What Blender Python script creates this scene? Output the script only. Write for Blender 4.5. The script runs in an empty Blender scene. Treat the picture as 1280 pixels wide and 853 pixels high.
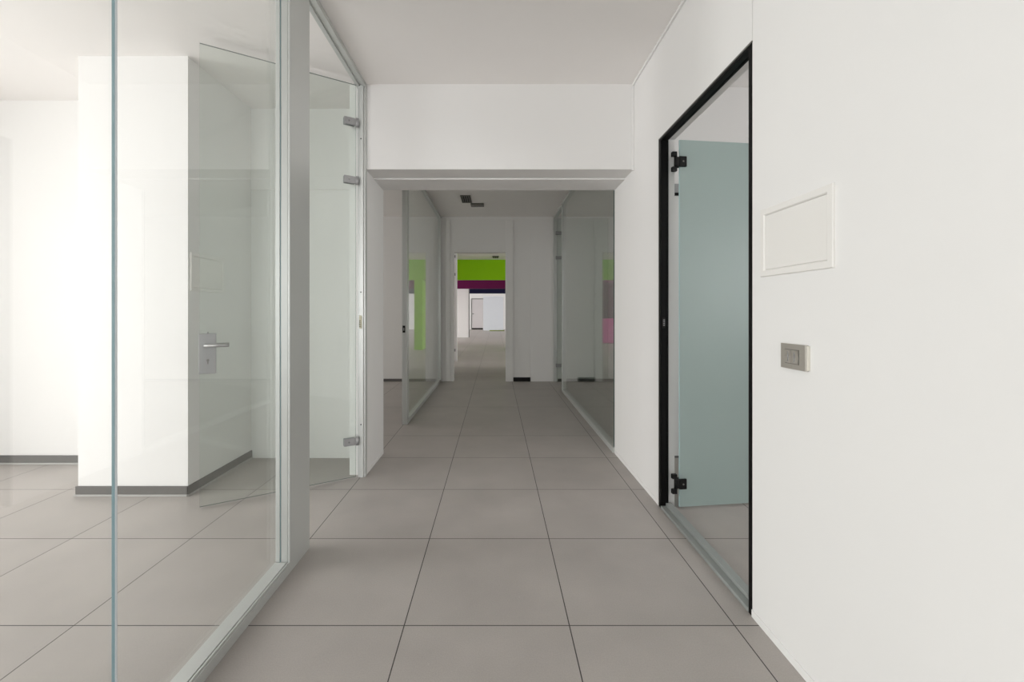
import bpy, bmesh, math
from mathutils import Vector, Matrix

scene = bpy.context.scene
COL = scene.collection

# ------------------------------------------------------------------ helpers
class MB:
    """collects shapes, links them as ONE mesh object"""
    def __init__(self):
        self.bm = bmesh.new()

    def box(self, x0, x1, y0, y1, z0, z1, mat=0, bevel=0.0, edge_axis=None, edge_mat=1):
        bm = self.bm
        r = bmesh.ops.create_cube(bm, size=1.0)
        vs = r['verts']
        sx, sy, sz = x1 - x0, y1 - y0, z1 - z0
        for v in vs:
            v.co = Vector(((v.co.x + .5) * sx + x0, (v.co.y + .5) * sy + y0, (v.co.z + .5) * sz + z0))
        fs = set(f for v in vs for f in v.link_faces)
        for f in fs:
            f.material_index = mat
            f.normal_update()
            if edge_axis is not None and abs(f.normal[edge_axis]) < .5:
                f.material_index = edge_mat
        if bevel > 0:
            es = list(set(e for f in fs for e in f.edges))
            bmesh.ops.bevel(bm, geom=es, offset=bevel, segments=2, profile=.5, affect='EDGES')
        return self

    def prism(self, pts, axis, a0, a1, mat=0):
        """extrude a closed outline; axis 0/1/2 is the extrusion axis"""
        bm = self.bm
        def P(p, a):
            if axis == 0: return (a, p[0], p[1])
            if axis == 1: return (p[0], a, p[1])
            return (p[0], p[1], a)
        A = [bm.verts.new(P(p, a0)) for p in pts]
        B = [bm.verts.new(P(p, a1)) for p in pts]
        n = len(pts)
        fs = [bm.faces.new(A), bm.faces.new(B[::-1])]
        for i in range(n):
            fs.append(bm.faces.new([A[i], B[i], B[(i + 1) % n], A[(i + 1) % n]]))
        for f in fs: f.material_index = mat
        bmesh.ops.recalc_face_normals(bm, faces=fs)
        return self

    def tube(self, p0, p1, r, seg=16, mat=0, r2=None):
        bm = self.bm
        p0, p1 = Vector(p0), Vector(p1)
        d = p1 - p0
        q = Vector((0, 0, 1)).rotation_difference(d.normalized()).to_matrix().to_4x4()
        m = Matrix.Translation((p0 + p1) / 2) @ q
        res = bmesh.ops.create_cone(bm, cap_ends=True, segments=seg, radius1=r, radius2=r if r2 is None else r2,
                                    depth=d.length, matrix=m)
        for f in set(f for v in res['verts'] for f in v.link_faces):
            f.material_index = mat
            f.smooth = len(f.verts) == 4
        return self

    def build(self, name, mats, parent=None, origin=None):
        if not isinstance(mats, (list, tuple)): mats = [mats]
        me = bpy.data.meshes.new(name)
        if origin is not None:
            bmesh.ops.translate(self.bm, verts=self.bm.verts, vec=-Vector(origin))
        self.bm.to_mesh(me); self.bm.free()
        for m in mats: me.materials.append(m)
        o = bpy.data.objects.new(name, me)
        COL.objects.link(o)
        if parent is not None: o.parent = parent
        elif origin is not None: o.location = origin
        return o


def struct(name, mb, mats, parent=None, **kw):
    o = mb.build(name, mats, parent, **kw)
    if parent is None: o['kind'] = 'structure'
    return o


def thing(name, label, cat, loc, rotz=0.0, group=None):
    o = bpy.data.objects.new(name, None)
    COL.objects.link(o)
    o.location = loc; o.rotation_euler = (0, 0, rotz)
    o.empty_display_size = .1
    tag(o, label, cat, group)
    return o


def tag(o, label, cat, group=None):
    o['label'] = label; o['category'] = cat; o['kind'] = 'thing'
    if group: o['group'] = group
    return o

# ---------------------------------------------------------------- materials
def new_mat(name):
    m = bpy.data.materials.new(name); m.use_nodes = True
    nt = m.node_tree; nt.nodes.clear()
    out = nt.nodes.new('ShaderNodeOutputMaterial')
    return m, nt, out


def paint(name, col, rough=.6, spec=.3, metallic=0.0, noise=.02, scale=6.0, bump=0.0):
    m, nt, out = new_mat(name)
    b = nt.nodes.new('ShaderNodeBsdfPrincipled')
    b.inputs['Roughness'].default_value = rough
    b.inputs['Metallic'].default_value = metallic
    b.inputs['Specular IOR Level'].default_value = spec
    geo = nt.nodes.new('ShaderNodeNewGeometry')
    n = nt.nodes.new('ShaderNodeTexNoise')
    n.inputs['Scale'].default_value = scale; n.inputs['Detail'].default_value = 4
    nt.links.new(geo.outputs['Position'], n.inputs['Vector'])
    mix = nt.nodes.new('ShaderNodeMix'); mix.data_type = 'RGBA'
    c = Vector(col)
    mix.inputs['A'].default_value = (*(c * (1 - noise)), 1)
    mix.inputs['B'].default_value = (*(Vector([min(1, x) for x in c * (1 + noise)])), 1)
    nt.links.new(n.outputs['Fac'], mix.inputs['Factor'])
    nt.links.new(mix.outputs['Result'], b.inputs['Base Color'])
    if bump > 0:
        n2 = nt.nodes.new('ShaderNodeTexNoise'); n2.inputs['Scale'].default_value = 180
        nt.links.new(geo.outputs['Position'], n2.inputs['Vector'])
        bp = nt.nodes.new('ShaderNodeBump'); bp.inputs['Strength'].default_value = bump
        bp.inputs['Distance'].default_value = .001
        nt.links.new(n2.outputs['Fac'], bp.inputs['Height'])
        nt.links.new(bp.outputs['Normal'], b.inputs['Normal'])
    nt.links.new(b.outputs['BSDF'], out.inputs['Surface'])
    return m


def glass(name, tint, refl=(1, 1, 1)):
    """clear flat sheet: straight transmission plus a Fresnel mirror"""
    m, nt, out = new_mat(name)
    tr = nt.nodes.new('ShaderNodeBsdfTransparent'); tr.inputs['Color'].default_value = (*tint, 1)
    gl = nt.nodes.new('ShaderNodeBsdfGlossy'); gl.inputs['Roughness'].default_value = 0.0
    gl.inputs['Color'].default_value = (*refl, 1)
    geo = nt.nodes.new('ShaderNodeNewGeometry')
    # the Fresnel node inverts its index on back faces: give it the inverse there, so both faces agree
    mx = nt.nodes.new('ShaderNodeMix'); mx.data_type = 'FLOAT'
    mx.inputs['A'].default_value = 1.5; mx.inputs['B'].default_value = 1 / 1.5
    nt.links.new(geo.outputs['Backfacing'], mx.inputs['Factor'])
    fr = nt.nodes.new('ShaderNodeFresnel')
    nt.links.new(mx.outputs['Result'], fr.inputs['IOR'])
    ms = nt.nodes.new('ShaderNodeMixShader')
    nt.links.new(fr.outputs['Fac'], ms.inputs['Fac'])
    nt.links.new(tr.outputs['BSDF'], ms.inputs[1]); nt.links.new(gl.outputs['BSDF'], ms.inputs[2])
    nt.links.new(ms.outputs['Shader'], out.inputs['Surface'])
    return m


def frosted(name, col):
    m, nt, out = new_mat(name)
    d = nt.nodes.new('ShaderNodeBsdfDiffuse'); d.inputs['Color'].default_value = (*col, 1)
    t = nt.nodes.new('ShaderNodeBsdfTranslucent'); t.inputs['Color'].default_value = (*col, 1)
    geo = nt.nodes.new('ShaderNodeNewGeometry')
    n = nt.nodes.new('ShaderNodeTexNoise'); n.inputs['Scale'].default_value = 2.0
    nt.links.new(geo.outputs['Position'], n.inputs['Vector'])
    r = nt.nodes.new('ShaderNodeMapRange')
    r.inputs['To Min'].default_value = .45; r.inputs['To Max'].default_value = .55
    nt.links.new(n.outputs['Fac'], r.inputs['Value'])
    m1 = nt.nodes.new('ShaderNodeMixShader')
    nt.links.new(r.outputs['Result'], m1.inputs['Fac'])
    nt.links.new(d.outputs['BSDF'], m1.inputs[1]); nt.links.new(t.outputs['BSDF'], m1.inputs[2])
    g = nt.nodes.new('ShaderNodeBsdfGlossy'); g.inputs['Roughness'].default_value = .3
    m2 = nt.nodes.new('ShaderNodeMixShader'); m2.inputs['Fac'].default_value = .04
    nt.links.new(m1.outputs['Shader'], m2.inputs[1]); nt.links.new(g.outputs['BSDF'], m2.inputs[2])
    nt.links.new(m2.outputs['Shader'], out.inputs['Surface'])
    return m


def floor_material():
    m, nt, out = new_mat('porcelain_floor_tiles')
    N, L = nt.nodes, nt.links
    def math_(op, a, b=None, c=None):
        n = N.new('ShaderNodeMath'); n.operation = op
        for i, v in enumerate((a, b, c)):
            if v is None: continue
            if isinstance(v, (int, float)): n.inputs[i].default_value = v
            else: L.new(v, n.inputs[i])
        return n.outputs[0]
    geo = N.new('ShaderNodeNewGeometry')
    sep = N.new('ShaderNodeSeparateXYZ'); L.new(geo.outputs['Position'], sep.inputs[0])
    X, Y = sep.outputs['X'], sep.outputs['Y']
    T, W = .6, .0019
    u = math_('DIVIDE', math_('SUBTRACT', X, .268 - T * 20), T)
    far = math_('GREATER_THAN', Y, 3.966)
    size = math_('ADD', T, math_('MULTIPLY', far, T))
    v = math_('ADD', math_('DIVIDE', math_('SUBTRACT', Y, 3.966), size), 40.0)
    fu, fv = math_('FRACT', u), math_('FRACT', v)
    du = math_('MULTIPLY', math_('MINIMUM', fu, math_('SUBTRACT', 1.0, fu)), T)
    dv = math_('MULTIPLY', math_('MINIMUM', fv, math_('SUBTRACT', 1.0, fv)), size)
    d = math_('MINIMUM', du, dv)
    joint = math_('LESS_THAN', d, W)
    # one slightly different tone per tile, cloudy body, fine speckle
    comb = N.new('ShaderNodeCombineXYZ')
    L.new(math_('FLOOR', u), comb.inputs[0]); L.new(math_('FLOOR', v), comb.inputs[1])
    wn = N.new('ShaderNodeTexWhiteNoise'); wn.noise_dimensions = '2D'; L.new(comb.outputs[0], wn.inputs['Vector'])
    n1 = N.new('ShaderNodeTexNoise'); n1.inputs['Scale'].default_value = 3.2; n1.inputs['Detail'].default_value = 5
    L.new(geo.outputs['Position'], n1.inputs['Vector'])
    n2 = N.new('ShaderNodeTexNoise'); n2.inputs['Scale'].default_value = 220; n2.inputs['Detail'].default_value = 3
    L.new(geo.outputs['Position'], n2.inputs['Vector'])
    tone = math_('ADD', math_('MULTIPLY', math_('SUBTRACT', n1.outputs['Fac'], .5), .34),
                 math_('ADD', math_('MULTIPLY', math_('SUBTRACT', wn.outputs['Value'], .5), .05),
                       math_('MULTIPLY', math_('SUBTRACT', n2.outputs['Fac'], .5), .26)))
    tone = math_('ADD', tone, 1.0)
    vm = N.new('ShaderNodeVectorMath'); vm.operation = 'SCALE'
    vm.inputs[0].default_value = FLOOR_COL
    L.new(tone, vm.inputs['Scale'])
    # sparse pale flecks
    vo = N.new('ShaderNodeTexVoronoi'); vo.inputs['Scale'].default_value = 9
    L.new(geo.outputs['Position'], vo.inputs['Vector'])
    fleck = math_('LESS_THAN', vo.outputs['Distance'], .028)
    mf = N.new('ShaderNodeMix'); mf.data_type = 'RGBA'
    L.new(math_('MULTIPLY', fleck, .35), mf.inputs['Factor'])
    L.new(vm.outputs[0], mf.inputs['A']); mf.inputs['B'].default_value = (.5, .48, .45, 1)
    mj = N.new('ShaderNodeMix'); mj.data_type = 'RGBA'
    L.new(joint, mj.inputs['Factor'])
    L.new(mf.outputs['Result'], mj.inputs['A']); mj.inputs['B'].default_value = (.035, .032, .03, 1)
    b = N.new('ShaderNodeBsdfPrincipled')
    L.new(mj.outputs['Result'], b.inputs['Base Color'])
    L.new(math_('ADD', math_('MULTIPLY', n1.outputs['Fac'], .12), .40), b.inputs['Roughness'])
    b.inputs['Specular IOR Level'].default_value = .35
    bp = N.new('ShaderNodeBump'); bp.inputs['Strength'].default_value = .12; bp.inputs['Distance'].default_value = .002
    L.new(n2.outputs['Fac'], bp.inputs['Height']); L.new(bp.outputs['Normal'], b.inputs['Normal'])
    L.new(b.outputs['BSDF'], out.inputs['Surface'])
    return m

FLOOR_COL = (.405, .376, .354)
WHITE = paint('white_wall_paint', (.80, .79, .782), .7, .25, noise=.012, scale=2.0)
CEIL = paint('ceiling_paint', (.88, .855, .84), .8, .2, noise=.01)
FLOOR = floor_material()
SATIN = paint('satin_aluminium_profile', (.56, .575, .56), .35, .5, metallic=.25, noise=.015)
THRESH = paint('worn_steel_strip', (.34, .36, .35), .45, .4, metallic=.2, noise=.04)
ALUM = paint('brushed_aluminium', (.33, .33, .335), .4, .4, metallic=.35, noise=.02)
CHROME = paint('polished_steel', (.46, .46, .46), .25, .5, metallic=.6, noise=.01)
BASE = paint('dark_grey_skirting', (.14, .135, .13), .45, .4)
BASELIP = paint('grey_skirting_lip', (.42, .41, .40), .4, .4)
BLACK = paint('black_lacquer', (.003, .003, .003), .5, .12, noise=.05)
RUBBER = paint('black_plastic', (.006, .006, .006), .5, .2)
PANELW = paint('ivory_plastic', (.80, .782, .758), .45, .4, noise=.01)
SWITCH = paint('champagne_metallic_plastic', (.36, .335, .30), .35, .5, metallic=.25, noise=.02)
SWSIDE = paint('cream_plastic', (.72, .69, .62), .45, .4)
BEIGE = paint('beige_plastic', (.52, .50, .38), .5, .3)
DOORW = paint('pale_grey_door_paint', (.62, .585, .59), .6, .25)
BOARD = paint('cool_white_board', (.80, .83, .88), .5, .3)
OLIVE = paint('olive_green_strip', (.22, .27, .07), .6, .25)
GREEN = paint('lime_green_paint', (.30, .64, .001), .6, .25)
MAGENTA = paint('magenta_paint', (.12, .001, .06), .6, .25)
PINK = paint('hot_pink_paint', (.95, .14, .60), .5, .3)
NAVY = paint('navy_paint', (.003, .003, .035), .6, .25)
VENTG = paint('grey_metal_grille', (.16, .155, .14), .5, .4)
GL = glass('clear_glass', (.985, .992, .985))
GLG = glass('green_tinted_glass', (.945, .968, .953))
GEDGE = paint('glass_edge', (.22, .33, .36), .4, .3)
GEDGED = paint('dark_glass_edge', (.05, .09, .085), .2, .6)
FROST = frosted('frosted_sea_green_glass', (.53, .625, .605))
FEDGE = paint('frosted_glass_edge', (.42, .60, .60), .3, .5)
JOINTP = paint('polycarbonate_joint', (.74, .79, .83), .4, .3)

# ------------------------------------------------------------------ floor / ceilings
H = 1.14
CZ = 2.725       # near ceiling
FZ = 2.70        # ceiling beyond the portal
struct('floor', MB().box(-6.2, 6.2, -3.7, 30, -.12, 0), FLOOR)
struct('ceiling', MB().box(-4.7, 1.0, -3.7, 3.05, CZ, CZ + .12).box(-4.7, -.96, 3.05, 3.42, CZ, CZ + .12), CEIL)
struct('ceiling_side_room', MB().box(.97, 4.8, -3.7, 3.5, 2.90, 3.0), CEIL)
struct('ceiling_passage', MB().box(-5.7, 4.8, 3.45, 7.1, FZ, FZ + .12), CEIL)
struct('ceiling_hall', MB().box(-6.2, 6.2, 7.1, 30, FZ, FZ + .12), CEIL)

# ------------------------------------------------------------------ walls, near
RX = .96
# right wall: near panel / header over the black door / stretch up to the portal, 2 mm seams between them
mb = MB().box(RX, RX + .09, -3.6, 1.612, 0, 2.95)
struct('wall_right', mb, WHITE)
mb = MB()
mb.box(RX, RX + .09, 1.6145, 2.530, 2.15, 2.95)
mb.box(RX + .03, RX + .08, 1.6121, 1.6145, 2.15, 2.95)
struct('wall_right_header', mb, WHITE)
struct('wall_right_panel', MB().box(RX, RX + .09, 2.530, 3.48, 0, 2.95), WHITE)
# skirting of the right wall, thin and white
struct('baseboard_right', MB().box(RX - .004, RX, -3.6, 1.612, 0, .028, bevel=.001), WHITE)
struct('baseboard_portal_right', MB().box(RX - .004, RX, 2.53, 3.46, 0, .028, bevel=.001), WHITE)
# slim trims where the right wall meets ceiling and bulkhead
struct('trim_1', MB().box(RX - .012, RX, -3.6, 2.998, CZ - .016, CZ, bevel=.002), WHITE)
struct('trim_2', MB().box(RX - .014, RX, 2.985, 3.0, 2.12, CZ - .016, bevel=.002), WHITE)

# portal: bulkhead and left pier
mb = MB().box(-.905, RX, 3.0, 3.20, 2.132, CZ + .1)
mb.box(-.905, RX, 3.20, 3.48, 2.122, CZ + .1)
struct('wall_portal_bulkhead', mb, WHITE)
mb = MB().box(-1.02, -.905, 3.012, 3.48, 0, CZ + .1)
struct('wall_portal_left', mb, WHITE)
struct('baseboard_portal_left', MB().box(-.905, -.901, 3.02, 3.47, 0, .024, bevel=.001), WHITE)

# left room: block, back walls, facade
struct('wall_block', MB().box(-2.585, -1.905, 2.67, 3.5, 0, CZ + .1), WHITE)
struct('wall_back_recess', MB().box(-1.905, -1.02, 3.36, 3.48, 0, CZ + .1), WHITE)
struct('trim_3', MB().box(-1.905, -1.02, 3.35, 3.36, 2.09, 2.184, bevel=.002), WHITE)
struct('wall_back_left', MB().box(-5.7, -2.585, 3.23, 3.5, 0, CZ + .1), WHITE)
def baseboard(name, fn):
    fn_main, fn_lip = fn
    o = struct(name, fn_main, BASE)
    fn_lip.build('lip', BASELIP, o)
baseboard('baseboard_block', (
    MB().box(-2.593, -1.897, 2.660, 2.67, .012, .062, bevel=.001).box(-1.905, -1.895, 2.660, 3.36, .012, .062, bevel=.001),
    MB().box(-2.600, -1.892, 2.655, 2.67, 0, .012, bevel=.002).box(-1.905, -1.890, 2.655, 3.36, 0, .012, bevel=.002)))
baseboard('baseboard_left', (
    MB().box(-4.5, -2.593, 3.22, 3.23, .012, .066, bevel=.001),
    MB().box(-4.5, -2.600, 3.213, 3.23, 0, .012, bevel=.002)))

def wall_x(name, x0, x1, y0, y1, z1, holes, mat=WHITE):
    """wall in a Y-Z plane with rectangular openings (ya, yb, za, zb) sorted by ya"""
    mb = MB(); y = y0
    for (ya, yb, za, zb) in holes:
        mb.box(x0, x1, y, ya, 0, z1)
        if za > 0: mb.box(x0, x1, ya, yb, 0, za)
        mb.box(x0, x1, ya, yb, zb, z1); y = yb
    mb.box(x0, x1, y, y1, 0, z1)
    return struct(name, mb, mat)

def wall_y(name, y0, y1, x0, x1, z1, holes, mat=WHITE):
    mb = MB(); x = x0
    for (xa, xb, za, zb) in holes:
        mb.box(x, xa, y0, y1, 0, z1)
        if za > 0: mb.box(xa, xb, y0, y1, 0, za)
        mb.box(xa, xb, y0, y1, zb, z1); x = xb
    mb.box(x, x1, y0, y1, 0, z1)
    return struct(name, mb, mat)

WIN = 0
def window(axis, p, a0, a1, z0, z1, face, power, col=(1, .978, .968), tilt=28):
    """window in its opening: frame, mullions and pane, daylight just outside it. face = +1/-1 inward direction"""
    global WIN
    WIN += 1
    n = max(1, round((a1 - a0) / 1.2))
    fr = MB(); pn = MB()
    def B(m, u0, u1, w0, w1, t, **k):
        if axis == 0: m.box(p - t, p + t, u0, u1, w0, w1, **k)
        else: m.box(u0, u1, p - t, p + t, w0, w1, **k)
    B(fr, a0, a1, z0, z0 + .05, .03); B(fr, a0, a1, z1 - .05, z1, .03)
    for i in range(n + 1):
        c = a0 + (a1 - a0) * i / n
        lo, hi = max(a0, c - .025), min(a1, c + .025)
        B(fr, lo, hi, z0 + .05, z1 - .05, .03)
    B(pn, a0 + .02, a1 - .02, z0 + .02, z1 - .02, .006)
    o = fr.build('window_%d' % WIN, WHITE); o['kind'] = 'structure'
    pn.build('pane', GL, o)
    ld = bpy.data.lights.new('daylight_%d' % WIN, 'AREA')
    ld.shape = 'RECTANGLE'; ld.energy = power; ld.color = col
    lo = bpy.data.objects.new('daylight_%d' % WIN, ld); COL.objects.link(lo)
    c, w, h = (a0 + a1) / 2, a1 - a0, z1 - z0
    ld.size = w; ld.size_y = h
    ta = math.radians(tilt)
    q = p - face * (.14 + h / 2 * math.sin(ta))
    d = Vector((face * math.cos(ta), 0, -math.sin(ta))) if axis == 0 else Vector((0, face * math.cos(ta), -math.sin(ta)))
    lo.location = (q, c, (z0 + z1) / 2) if axis == 0 else (c, q, (z0 + z1) / 2)
    lo.rotation_euler = d.to_track_quat('-Z', 'Y').to_euler()

# facade on the left
wall_x('wall_left_facade', -4.75, -4.5, -3.7, 3.5, CZ + .1, [(-2.6, .3, .25, 2.45), (.6, 2.1, .25, 2.45)])
wall_x('wall_left_passage', -5.75, -5.5, 3.5, 7.2, CZ + .1, [(4.1, 6.6, .9, 2.4)])
wall_y('wall_rear', -3.7, -3.5, -5.7, 4.8, 2.95, [(-3.5, -1.08, .25, 2.45), (-.55, .65, .3, 2.3)])
wall_x('wall_right_room', 4.6, 4.8, -3.7, 7.2, 2.95, [(-2.2, 2.2, .9, 2.4), (3.7, 4.9, .9, 2.4)])
wall_y('wall_between_right', 3.38, 3.48, 1.05, 4.7, 2.95, [])

# far wall of the passage with its doorway
FWX0, FWX1 = -.688, .164
mb = MB()
mb.box(-5.6, FWX0, 7.06, 7.18, 0, FZ + .05)
mb.box(FWX0, FWX1, 7.06, 7.18, 2.112, FZ + .05)
mb.box(FWX1, 4.7, 7.06, 7.18, 0, FZ + .05)
struct('wall_far', mb, WHITE)
# casings and wall lining beside the doorway
mb = MB()
mb.box(FWX1, .285, 7.045, 7.06, 0, 2.64, bevel=.003)
mb.box(FWX0 - .04, FWX0, 7.045, 7.06, 0, 2.12, bevel=.003)
mb.box(FWX0 - .125, FWX0 - .055, 7.05, 7.06, 0, 2.64, bevel=.003)
mb.box(FWX0, FWX1, 7.045, 7.06, 2.112, 2.126, bevel=.003)
struct('trim_4', mb, WHITE)
struct('trim_5', MB().box(.572, .955, 7.05, 7.06, 0, 2.45, bevel=.003), WHITE)
struct('baseboard_far', MB().box(.290, .568, 7.045, 7.06, 0, .068, bevel=.001), RUBBER)
struct('baseboard_far_left', MB().box(-5.5, -.96, 7.045, 7.06, 0, .045, bevel=.001), BASE)
struct('baseboard_far_right', MB().box(1.02, 4.6, 7.045, 7.06, 0, .045, bevel=.001), BASE)

# ------------------------------------------------------------------ near-left glass partition
PX0, PX1 = -.962, -.897     # frame faces
GX = -.944                  # glass centre
root = thing('glass_partition', 'tall frameless glass partition with white aluminium post, closing off the bright room', 'partition', (PX1, 1.5, 0))
O = (PX1, 1.5, 0)
def part(name, mb, mats, r, o, label=None):
    ob = mb.build(name, mats, r, origin=o)
    if label: ob['label'] = label
    return ob
# post: channelled front, flat corridor face
mb = MB()
mb.box(PX0, PX0 + .018, 1.885, 2.075, 0, CZ - .001, bevel=.0015)
mb.box(PX0 + .018, PX0 + .024, 1.893, 2.067, 0, CZ - .001)
mb.box(PX0 + .024, PX1 - .012, 1.885, 2.075, 0, CZ - .001, bevel=.0015)
mb.box(PX1 - .012, PX1 - .009, 1.891, 2.069, 0, CZ - .001)
mb.box(PX1 - .009, PX1, 1.880, 2.080, 0, CZ - .001, bevel=.0015)
part('post', mb, SATIN, root, O)
mb = MB().box(PX0, PX1, -3.5, 1.880, 0, .040, bevel=.002)
mb.box(PX1 - .010, PX1 - .004, -3.5, 1.879, .040, .047, bevel=.001)
mb.box(PX0, PX1 - .014, -3.5, 1.879, .040, .047, bevel=.001)
part('sill', mb, SATIN, root, O)
part('top_rail', MB().box(PX0, PX1, -3.5, 1.884, CZ - .035, CZ - .001, bevel=.002), SATIN, root, O)
for (y0, y1) in ((-3.5, -1.35), (-1.34, -.17), (-.16, 1.0645), (1.0715, 1.887)):
    part('glass_pane', MB().box(GX - .004, GX + .004, y0, y1, .045, CZ - .03, edge_axis=0), [GL, GEDGE], root, O)
for y in (-1.345, -.165, 1.068):
    mb = MB().box(GX - .0048, GX + .0048, y - .003, y + .003, .047, CZ - .03, bevel=.001)
    part('joint_profile', mb, JOINTP, root, O)

# ------------------------------------------------------------------ door frame + open clear glass door (left)
mb = MB()
mb.box(PX0 + .012, PX0 + .030, 2.972, 3.008, 0, CZ - .022, bevel=.002)
mb.box(PX0 + .030, PX1 - .012, 2.962, 3.008, 0, CZ - .022, bevel=.002)
mb.box(PX1 - .012, PX1, 2.972, 3.008, 0, CZ - .022, bevel=.002)
j = part('jamb', mb, SATIN, root, O)
mb = MB().box(PX0, PX0 + .024, 2.081, 3.008, CZ - .030, CZ - .001, bevel=.0015)
mb.box(PX0 + .024, PX1 - .024, 2.081, 3.008, CZ - .022, CZ - .001)
mb.box(PX1 - .024, PX1, 2.081, 3.008, CZ - .030, CZ - .001, bevel=.0015)
part('head_rail', mb, SATIN, root, O)
k = part('latch_keeper', MB().box(-.936, -.918, 2.956, 2.962, 1.025, 1.115, bevel=.002), BEIGE, root, O, 'beige latch keeper')
mb = MB()
for z in (1.040, 1.053, 1.066, 1.078):
    mb.tube((-.930, 2.9575, z), (-.930, 2.9545, z), .004, 10)
part('keyhole', mb, BLACK, k, O)
for z in (2.33, 1.275, .365):
    part('screw', MB().tube((-.925, 2.963, z), (-.925, 2.9605, z), .0045, 12), BLACK, root, O, 'small dark screw')

def clamp_hinge(r, z, s=1):
    """glass-door hinge in the door's own frame: x from the pivot to the free edge, +y the corridor side"""
    mb = MB()
    mb.box(.020, .092, .006, .016, z - .025, z + .025, bevel=.0025)
    mb.box(.020, .092, -.016, -.006, z - .025, z + .025, bevel=.0025)
    h = mb.build('hinge', ALUM, r)
    MB().tube((.004, .006, z - .028), (.004, .006, z + .028), .012, 20).box(.004, .024, -.004, .014, z - .022, z + .022).build('knuckle', ALUM, h)
    MB().tube((.060, .0155, z), (.060, .0175, z), .006, 14).build('cap_screw', CHROME, h)
    return h

ang = math.atan2(-.523, -.853)
door = thing('door', 'clear glass door standing open into the bright room, with grey lever handle', 'door', (-.945, 2.953, 0), ang)
DW, DT = .893, CZ - .035
mb = MB().box(.012, DW, -.005, .005, .014, DT, edge_axis=1)
mb.build('glass_leaf', [GLG, GEDGED], door)
for z in (2.432, 2.036, .258): clamp_hinge(door, z)
mb = MB().box(DW - .080, DW + .004, .005, .020, .782, 1.014, bevel=.0025)
mb.box(DW - .080, DW + .004, -.020, -.005, .782, 1.014, bevel=.0025)
mb.box(DW + .0005, DW + .004, -.006, .006, .784, 1.012)
lp = mb.build('lock_plate', ALUM, door)
mb = MB().tube((DW - .030, .019, .945), (DW - .030, .052, .945), .0095, 18)
mb.tube((DW - .022, .050, .945), (DW - .145, .050, .945), .0095, 18)
mb.tube((DW - .030, -.019, .945), (DW - .030, -.052, .945), .0095, 18)
mb.tube((DW - .022, -.050, .945), (DW - .145, -.050, .945), .0095, 18)
mb.build('lever_handle', CHROME, lp)
MB().tube((DW - .040, .0195, .860), (DW - .040, .0215, .860), .0075, 16).box(DW - .043, DW - .037, .0195, .0212, .838, .860, bevel=.0008).build('keyhole', [VENTG], lp)
MB().tube((DW - .040, .012, 1.014), (DW - .040, .012, 1.024), .003, 10).build('set_screw', CHROME, lp)

# ------------------------------------------------------------------ black framed doorway (right wall)
O = (RX, 2.07, 0)
root = thing('door_surround', 'black metal frame around the doorway in the right white wall', 'door frame', O)
FX0, FX1 = RX - .002, RX + .043
def jamb(y0, y1):
    mb = MB().box(FX0, FX1 - .016, y0, y1, .0, 2.136, bevel=.0015)
    mb.box(FX1 - .016, FX1 - .013, y0 + .002, y1 - .002, 0, 2.136)
    mb.box(FX1 - .013, FX1, y0, y1, 0, 2.136, bevel=.0015)
    return mb
part('jamb', jamb(2.500, 2.530), BLACK, root, O)
part('jamb', jamb(1.612, 1.634), BLACK, root, O)
mb = MB().box(FX0, FX1 - .016, 1.612, 2.530, 2.136, 2.150, bevel=.0015)
mb.box(FX1 - .016, FX1 - .013, 1.612, 2.530, 2.138, 2.150)
mb.box(FX1 - .013, FX1, 1.612, 2.53, 2.136, 2.150, bevel=.0015)
part('head', mb, BLACK, root, O)
# outer bead, dark grey line along the frame
mb = MB().box(FX0 - .002, FX0 + .004, 2.526, 2.533, 0, 2.154, bevel=.001)
mb.box(FX0 - .002, FX0 + .004, 1.610, 2.533, 2.147, 2.154, bevel=.001)
part('bead', mb, VENTG, root, O, 'thin grey bead along the frame')
kp = part('strike_plate', MB().box(FX1 - .036, FX1 - .020, 2.498, 2.5005, 1.045, 1.105, bevel=.001), RUBBER, root, O)
mb = MB()
for z in (1.060, 1.070, 1.080, 1.090):
    mb.box(FX1 - .033, FX1 - .023, 2.496, 2.4985, z, z + .005, bevel=.0008)
part('latch_teeth', mb, CHROME, kp, O, 'silver latch teeth')

tr = MB().box(RX - .004, RX + .062, 1.634, 2.500, 0, .016, bevel=.003)
tr.box(RX + .026, RX + .062, 1.634, 2.500, .014, .032, bevel=.003)
part('threshold', tr, THRESH, root, O, 'grey metal threshold strip')

ang = math.atan2(.12, .993)
d2 = thing('door', 'frosted sea-green glass door hung open on black hinges behind the right wall', 'door', (1.034, 2.472, 0), ang)
MB().box(.020, .900, -.005, .005, .022, 2.126, edge_axis=1).build('glass_leaf', [FROST, FEDGE], d2)
for z in (2.000, .155):
    mb = MB().box(.012, .058, -.017, -.0045, z - .030, z + .030, bevel=.004)
    mb.box(.012, .058, .0045, .017, z - .030, z + .030, bevel=.004)
    h = mb.build('hinge', RUBBER, d2)
    mb = MB().tube((-.004, -.004, z - .032), (-.004, -.004, z + .032), .009, 16)
    mb.box(-.004, .020, -.013, .004, z - .026, z + .026, bevel=.002)
    mb.build('knuckle', RUBBER, h)
    for za in (z + .030, z - .056):
        MB().box(-.026, .002, -.012, .010, za, za + .026, bevel=.002).build('hinge_bracket', RUBBER, h)
    MB().tube((.036, -.0165, z), (.036, -.0185, z), .005, 12).build('cap_screw', VENTG, h)
MB().tube((.862, -.005, 1.0), (.862, -.042, 1.0), .012, 18).tube((.862, -.040, 1.0), (.862, -.048, 1.0), .022, 20).tube(
    (.862, .005, 1.0), (.862, .042, 1.0), .012, 18).build('knob', RUBBER, d2)

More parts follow.
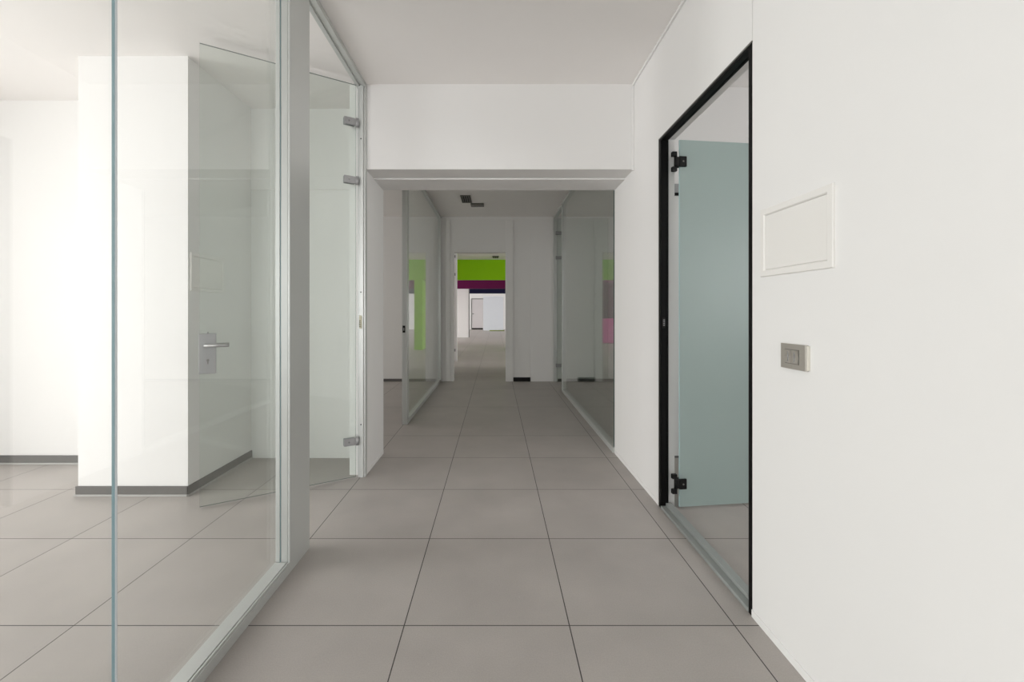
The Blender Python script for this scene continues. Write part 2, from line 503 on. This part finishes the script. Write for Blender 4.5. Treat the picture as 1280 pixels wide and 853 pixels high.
# slot vent glimpsed in the gap beside that door
v = thing('wall_vent', 'small grey slot vent high on the white wall beside the frosted door', 'vent', (1.40, 3.38, 2.05))
O = (1.40, 3.38, 2.05)
part('housing', MB().box(1.325, 1.52, 3.362, 3.38, 2.070, 2.140, bevel=.002), ALUM, v, O)
part('slot', MB().box(1.325, 1.52, 3.360, 3.379, 2.050, 2.069), BLACK, v, O, 'dark open slot')
struct('baseboard_side_room', MB().box(1.05, 4.6, 3.37, 3.38, 0, .012), BASE)

# ------------------------------------------------------------------ wall panels and switch
def panel(label, M):
    """white flush cover: frame with sloped inner edge + recessed lid. local x along the wall, z up, -y out of the wall"""
    W, Hh, F, T = .335, .240, .024, .008
    r = thing('access_panel', label, 'panel', (0, 0, 0)); r.matrix_world = M
    bm = bmesh.new()
    # mitred frame: rings from the wall outwards and back in
    rings = []
    for (ins, y) in ((0, 0), (0, -T + .002), (.002, -T), (F - .004, -T), (F, -T + .004), (F, 0)):
        rings.append([bm.verts.new((x, y, z)) for (x, z) in ((ins, ins), (W - ins, ins), (W - ins, Hh - ins), (ins, Hh - ins))])
    for k in range(len(rings)):
        A, B = rings[k], rings[(k + 1) % len(rings)]
        for i in range(4):
            bm.faces.new([A[i], A[(i + 1) % 4], B[(i + 1) % 4], B[i]])
    bmesh.ops.recalc_face_normals(bm, faces=bm.faces)
    mb = MB(); mb.bm.free(); mb.bm = bm
    mb.build('frame', PANELW, r)
    MB().box(F + .0012, W - F - .0012, -.0045, 0, F + .0012, Hh - F - .0012, bevel=.001).build('lid', PANELW, r)
    return r
# right wall: local x -> -Y, local -y -> -X
Mr = Matrix(((0, 1, 0, RX), (-1, 0, 0, 1.553), (0, 0, 1, 1.265), (0, 0, 0, 1)))
panel('white framed access panel on the right wall above the light switch', Mr)
# block side face (faces +X): local x -> +Y, local -y -> +X
Ml = Matrix(((0, -1, 0, -1.905), (1, 0, 0, 2.688), (0, 0, 1, 1.272), (0, 0, 0, 1)))
panel('faint white access panel on the side of the white block, seen through two glass sheets', Ml)

sw = thing('light_switch', 'champagne metallic light switch with two rockers on the right wall', 'light switch', (RX, 1.374, .957))
sw.matrix_world = Matrix(((0, 1, 0, RX), (-1, 0, 0, 1.436), (0, 0, 1, .957), (0, 0, 0, 1)))
mb = MB()
mb.prism([(0.0, -.010), (.004, -.0125), (.060, -.0150), (.116, -.0125), (.119, -.010), (.119, -.004), (0, -.004)], 2, 0, .080)
mb.build('cover_plate', SWITCH, sw)
b = MB().box(.003, .121, -.0095, 0, .002, .078, bevel=.0015).build('back_box', SWSIDE, sw); b['label'] = 'cream edge of the switch'
for i in range(2):
    x0 = .030 + i * .030
    mb = MB().prism([(-.012, .018), (-.0175, .019), (-.0160, .040), (-.0190, .061), (-.012, .062)], 0, x0 + .0008, x0 + .0292)
    rk = mb.build('rocker', SWITCH, sw)
    MB().box(x0 + .013, x0 + .017, -.0185, -.0165, .024, .056).build('indicator', CHROME, rk)
MB().box(.0285, .0915, -.0155, -.0120, .0165, .0635).build('well', VENTG, sw)['label'] = 'dark grey plate coloured as gap shade around the rockers'  # shade around the rockers is put in as a dark grey plate

# ------------------------------------------------------------------ passage beyond the portal: left glass wall
O = (-.90, 4.4, 0)
root = thing('glass_partition', 'dark reflecting glass partition on the left of the passage beyond the portal', 'partition', O)
mb = MB().box(-.945, -.925, 4.350, 4.44, 0, FZ - .001, bevel=.002)
mb.box(-.925, -.908, 4.358, 4.44, 0, FZ - .001)
mb.box(-.908, -.892, 4.350, 4.44, 0, FZ - .001, bevel=.002)
part('post', mb, SATIN, root, O)
s = part('strike_plate', MB().box(-.938, -.912, 4.346, 4.352, .93, 1.00, bevel=.001), BLACK, root, O, 'black strike plate')
part('latch_hole', MB().box(-.930, -.920, 4.344, 4.347, .95, .98), CHROME, s, O)
part('sill', MB().box(-.945, -.892, 4.44, 7.045, 0, .045, bevel=.002), SATIN, root, O)
part('top_rail', MB().box(-.945, -.892, 3.48, 7.045, FZ - .035, FZ - .001, bevel=.002), SATIN, root, O)
part('end_post', MB().box(-.945, -.892, 7.02, 7.06, 0, FZ - .001, bevel=.002), SATIN, root, O)
for (y0, y1) in ((4.43, 7.03),):
    part('glass_pane', MB().box(-.926, -.914, y0, y1, .04, FZ - .03, edge_axis=0), [GLG, GEDGED], root, O)

# right glass wall and its door bay
O = (.96, 4.8, 0)
root = thing('glass_partition', 'glass partition on the right of the passage beyond the portal, mirroring the far doorway', 'partition', O)
part('post', MB().box(.945, 1.005, 6.115, 6.175, 0, FZ - .001, bevel=.002), SATIN, root, O)
part('end_post', MB().box(.945, 1.005, 7.025, 7.06, 0, FZ - .001, bevel=.002), SATIN, root, O)
part('sill', MB().box(.945, 1.005, 3.48, 6.115, 0, .045, bevel=.002), SATIN, root, O)
part('top_rail', MB().box(.945, 1.005, 3.48, 7.025, FZ - .035, FZ - .001, bevel=.002), SATIN, root, O)
for (y0, y1) in ((3.485, 6.125),):
    part('glass_pane', MB().box(.954, .966, y0, y1, .04, FZ - .03, edge_axis=0), [GLG, GEDGED], root, O)

d3 = thing('door', 'clear glass door at the far right end of the passage, open beside the end wall', 'door', (.985, 7.000, 0), 0.0)
MB().box(.012, .84, -.005, .005, .014, FZ - .05, edge_axis=1).build('glass_leaf', [GLG, GEDGED], d3)
for z in (2.42, 2.02, .27): clamp_hinge(d3, z)

# ceiling fittings in the passage
v = thing('ceiling_vent', 'black slatted vent in the passage ceiling', 'vent', (-.40, 5.95, FZ))
O = (-.40, 5.95, FZ)
mb = MB()
for (a, b_, c, d) in ((-.475, -.335, 5.76, 5.775), (-.475, -.335, 6.115, 6.13), (-.475, -.463, 5.775, 6.115), (-.347, -.335, 5.775, 6.115)):
    mb.box(a, b_, c, d, FZ - .012, FZ, bevel=.001)
part('frame', mb, VENTG, v, O)
part('backing', MB().box(-.463, -.347, 5.775, 6.115, FZ - .003, FZ), BLACK, v, O)
for i in range(4):
    x = -.448 + i * .028
    part('slat', MB().box(x - .005, x + .005, 5.775, 6.115, FZ - .011, FZ - .003, bevel=.001), VENTG, v, O)
e = thing('ceiling_hatch', 'small flat grey hatch on the passage ceiling beside the black vent', 'hatch', (-.265, 6.27, FZ))
O = (-.265, 6.27, FZ)
part('frame', MB().box(-.36, -.17, 6.18, 6.36, FZ - .014, FZ, bevel=.003), VENTG, e, O)
part('lid', MB().box(-.345, -.185, 6.195, 6.345, FZ - .018, FZ - .013, bevel=.002), VENTG, e, O)

# ------------------------------------------------------------------ hall beyond the doorway
wall_x('wall_hall_left_facade', -6.2, -6.0, 7.1, 30, FZ + .05, [(8.4, 9.9, .3, 2.4), (14.6, 18.6, .2, 2.4), (20.0, 27.0, .2, 2.4)])
wall_x('wall_hall_right', 6.0, 6.2, 7.1, 30, FZ + .05, [(7.8, 10.2, .9, 2.4), (14.6, 18.6, .2, 2.4), (20.0, 27.0, .2, 2.4)])
wall_y('wall_hall_end', 28.0, 28.2, -6.2, 6.2, FZ + .05, [])
struct('wall_passage_left', MB().box(-.965, -.89, 7.18, 8.95, 0, FZ), WHITE)
struct('wall_passage_right', MB().box(.96, 1.06, 7.18, 8.6, 0, FZ), WHITE)
struct('wall_room_divider', MB().box(-6.0, -.965, 10.0, 10.12, 0, FZ), WHITE)
O = (-.93, 9.93, 0)
root = thing('door_surround', 'slim white door frame with grey hinges seen through the far doorway', 'door frame', O)
part('jamb', MB().box(-.968, -.89, 9.90, 10.0, 0, FZ - .02, bevel=.002), WHITE, root, O)
part('head_rail', MB().box(-.968, -.89, 8.95, 10.0, FZ - .03, FZ - .001, bevel=.002), SATIN, root, O)
for z in (2.41, 2.00, .26):
    part('hinge', MB().box(-.952, -.918, 9.888, 9.902, z - .03, z + .03, bevel=.002), ALUM, root, O)

struct('wall_green_bulkhead', MB().box(-6.0, 6.0, 12.9, 13.1, 2.10, FZ), GREEN)
struct('wall_green_pier', MB().box(.36, .60, 12.905, 13.5, 0, 2.10), GREEN)
struct('wall_magenta_bulkhead', MB().box(-6.0, 6.0, 17.8, 18.0, 2.10, FZ), MAGENTA)
struct('wall_navy_bulkhead', MB().box(-6.0, 6.0, 22.5, 22.7, 2.10, FZ), NAVY)
struct('wall_hall_white', MB().box(-6.0, -1.20, 19.2, 19.35, 0, 2.66), WHITE)
struct('trim_6', MB().box(-1.20, -1.17, 19.19, 19.36, 0, 2.66), BASE)
struct('wall_magenta_screen', MB().box(-4.2, -1.72, 15.6, 15.7, 0, 2.2), MAGENTA)
pk = MB().box(-4.2, -1.72, 15.36, 15.40, .02, .86, bevel=.004).box(-4.2, -1.72, 15.38, 15.56, .86, .90, bevel=.004)
pk.box(-4.2, -4.16, 15.4, 15.56, .0, .86).box(-1.76, -1.72, 15.4, 15.56, 0, .86)
p = pk.build('reception_counter', PINK, origin=(-3.0, 15.45, 0))
tag(p, 'hot pink counter front mirrored in the right glass of the passage', 'counter')

# end-wall door, white standing board with green foot strip
O = (-1.17, 28, 0)
dr = thing('door', 'small distant white door with dark lever at the very end of the hall', 'door', O)
part('leaf', MB().box(-1.53, -.82, 27.96, 28.0, .09, 1.96, bevel=.004), DOORW, dr, O)
part('frame', MB().box(-1.575, -1.53, 27.95, 28.0, 0, 2.0).box(-1.53, -.78, 27.95, 28.0, 1.96, 2.0), BASE, dr, O)
part('kick_strip', MB().box(-1.53, -.82, 27.95, 28.0, 0, .09), BLACK, dr, O, 'black strip along the foot of the door')
part('lever_handle', MB().box(-1.51, -1.40, 27.91, 27.93, .99, 1.02, bevel=.004).box(-1.51, -1.49, 27.93, 27.96, .99, 1.02), BLACK, dr, O)
O = (-.15, 25.5, 0)
wb = thing('display_board', 'tall white board standing in front of the end wall, green strip at its foot', 'board', O)
part('panel', MB().box(-.73, .46, 25.48, 25.54, .03, 2.06, bevel=.005), BOARD, wb, O)
part('foot_strip', MB().box(-.36, .52, 25.44, 25.58, 0, .06, bevel=.004), OLIVE, wb, O, 'green foot strip')
v = thing('ceiling_vent', 'small dark vent in the hall ceiling above the green band', 'vent', (0, 12.2, FZ))
O = (0, 12.2, FZ)
part('frame', MB().box(-.09, .09, 12.0, 12.35, FZ - .02, FZ, bevel=.004), VENTG, v, O)
for i in range(3):
    part('slat', MB().box(-.06 + i * .05, -.04 + i * .05, 12.02, 12.33, FZ - .028, FZ - .018), BLACK, v, O)

# ------------------------------------------------------------------ windows with daylight outside them
window(0, -4.6, -2.6, .3, .25, 2.45, +1, 92, tilt=30)     # bright room, facade
window(0, -4.6, .6, 2.1, .25, 2.45, +1, 140, tilt=28)
window(1, -3.6, -3.5, -1.08, .25, 2.45, +1, 118, tilt=14)    # bright room, rear
window(1, -3.6, -.55, .65, .3, 2.3, +1, 24, tilt=0)        # corridor end
window(0, -5.6, 4.1, 6.6, .9, 2.4, +1, 88, (1, .94, .89))         # room behind the left passage glass
window(0, 4.7, -2.2, 2.2, .9, 2.4, -1, 100, tilt=0)         # side room
window(0, 4.7, 3.7, 4.9, .9, 2.4, -1, 26, (1, .95, .91))  # unseen window added to lift the dim room behind the right passage glass
window(0, -6.1, 8.4, 9.9, .3, 2.4, +1, 110)
window(0, 6.1, 7.8, 10.2, .9, 2.4, -1, 130, tilt=0)  # unseen window added so light reaches the front of the green bulkhead
window(0, -6.1, 14.6, 18.6, .2, 2.4, +1, 420)
window(0, -6.1, 20.0, 27.0, .2, 2.4, +1, 420)
window(0, 6.1, 14.6, 18.6, .2, 2.4, -1, 200)
window(0, 6.1, 20.0, 27.0, .2, 2.4, -1, 260)

w = bpy.data.worlds.new('sky'); scene.world = w; w.use_nodes = True
nt = w.node_tree; bg = nt.nodes['Background']
bg.inputs['Color'].default_value = (.82, .90, 1.0, 1); bg.inputs['Strength'].default_value = 1.2

# ------------------------------------------------------------------ camera
cam = bpy.data.cameras.new('camera'); co = bpy.data.objects.new('camera', cam); COL.objects.link(co)
co.location = (0, 0, H); co.rotation_euler = (math.pi / 2, 0, 0)
cam.sensor_width = 36; cam.sensor_fit = 'HORIZONTAL'
cam.lens = 539 / 1280 * 36
cam.shift_x = (640 - 619.5) / 1280
cam.shift_y = -(426.5 - 390) / 1280
cam.clip_start = .05; cam.clip_end = 200
scene.camera = co

vs = scene.view_settings
vs.view_transform = 'Standard'; vs.look = 'None'; vs.gamma = 1; vs.use_curve_mapping = False
vs.exposure = -0.07
scene.render.use_compositing = False
cy = scene.cycles
cy.max_bounces = 16; cy.diffuse_bounces = 8; cy.glossy_bounces = 8; cy.transmission_bounces = 8
cy.transparent_max_bounces = 48
cy.caustics_reflective = False; cy.caustics_refractive = False
cy.use_denoising = True
cy.sample_clamp_indirect = 6.0
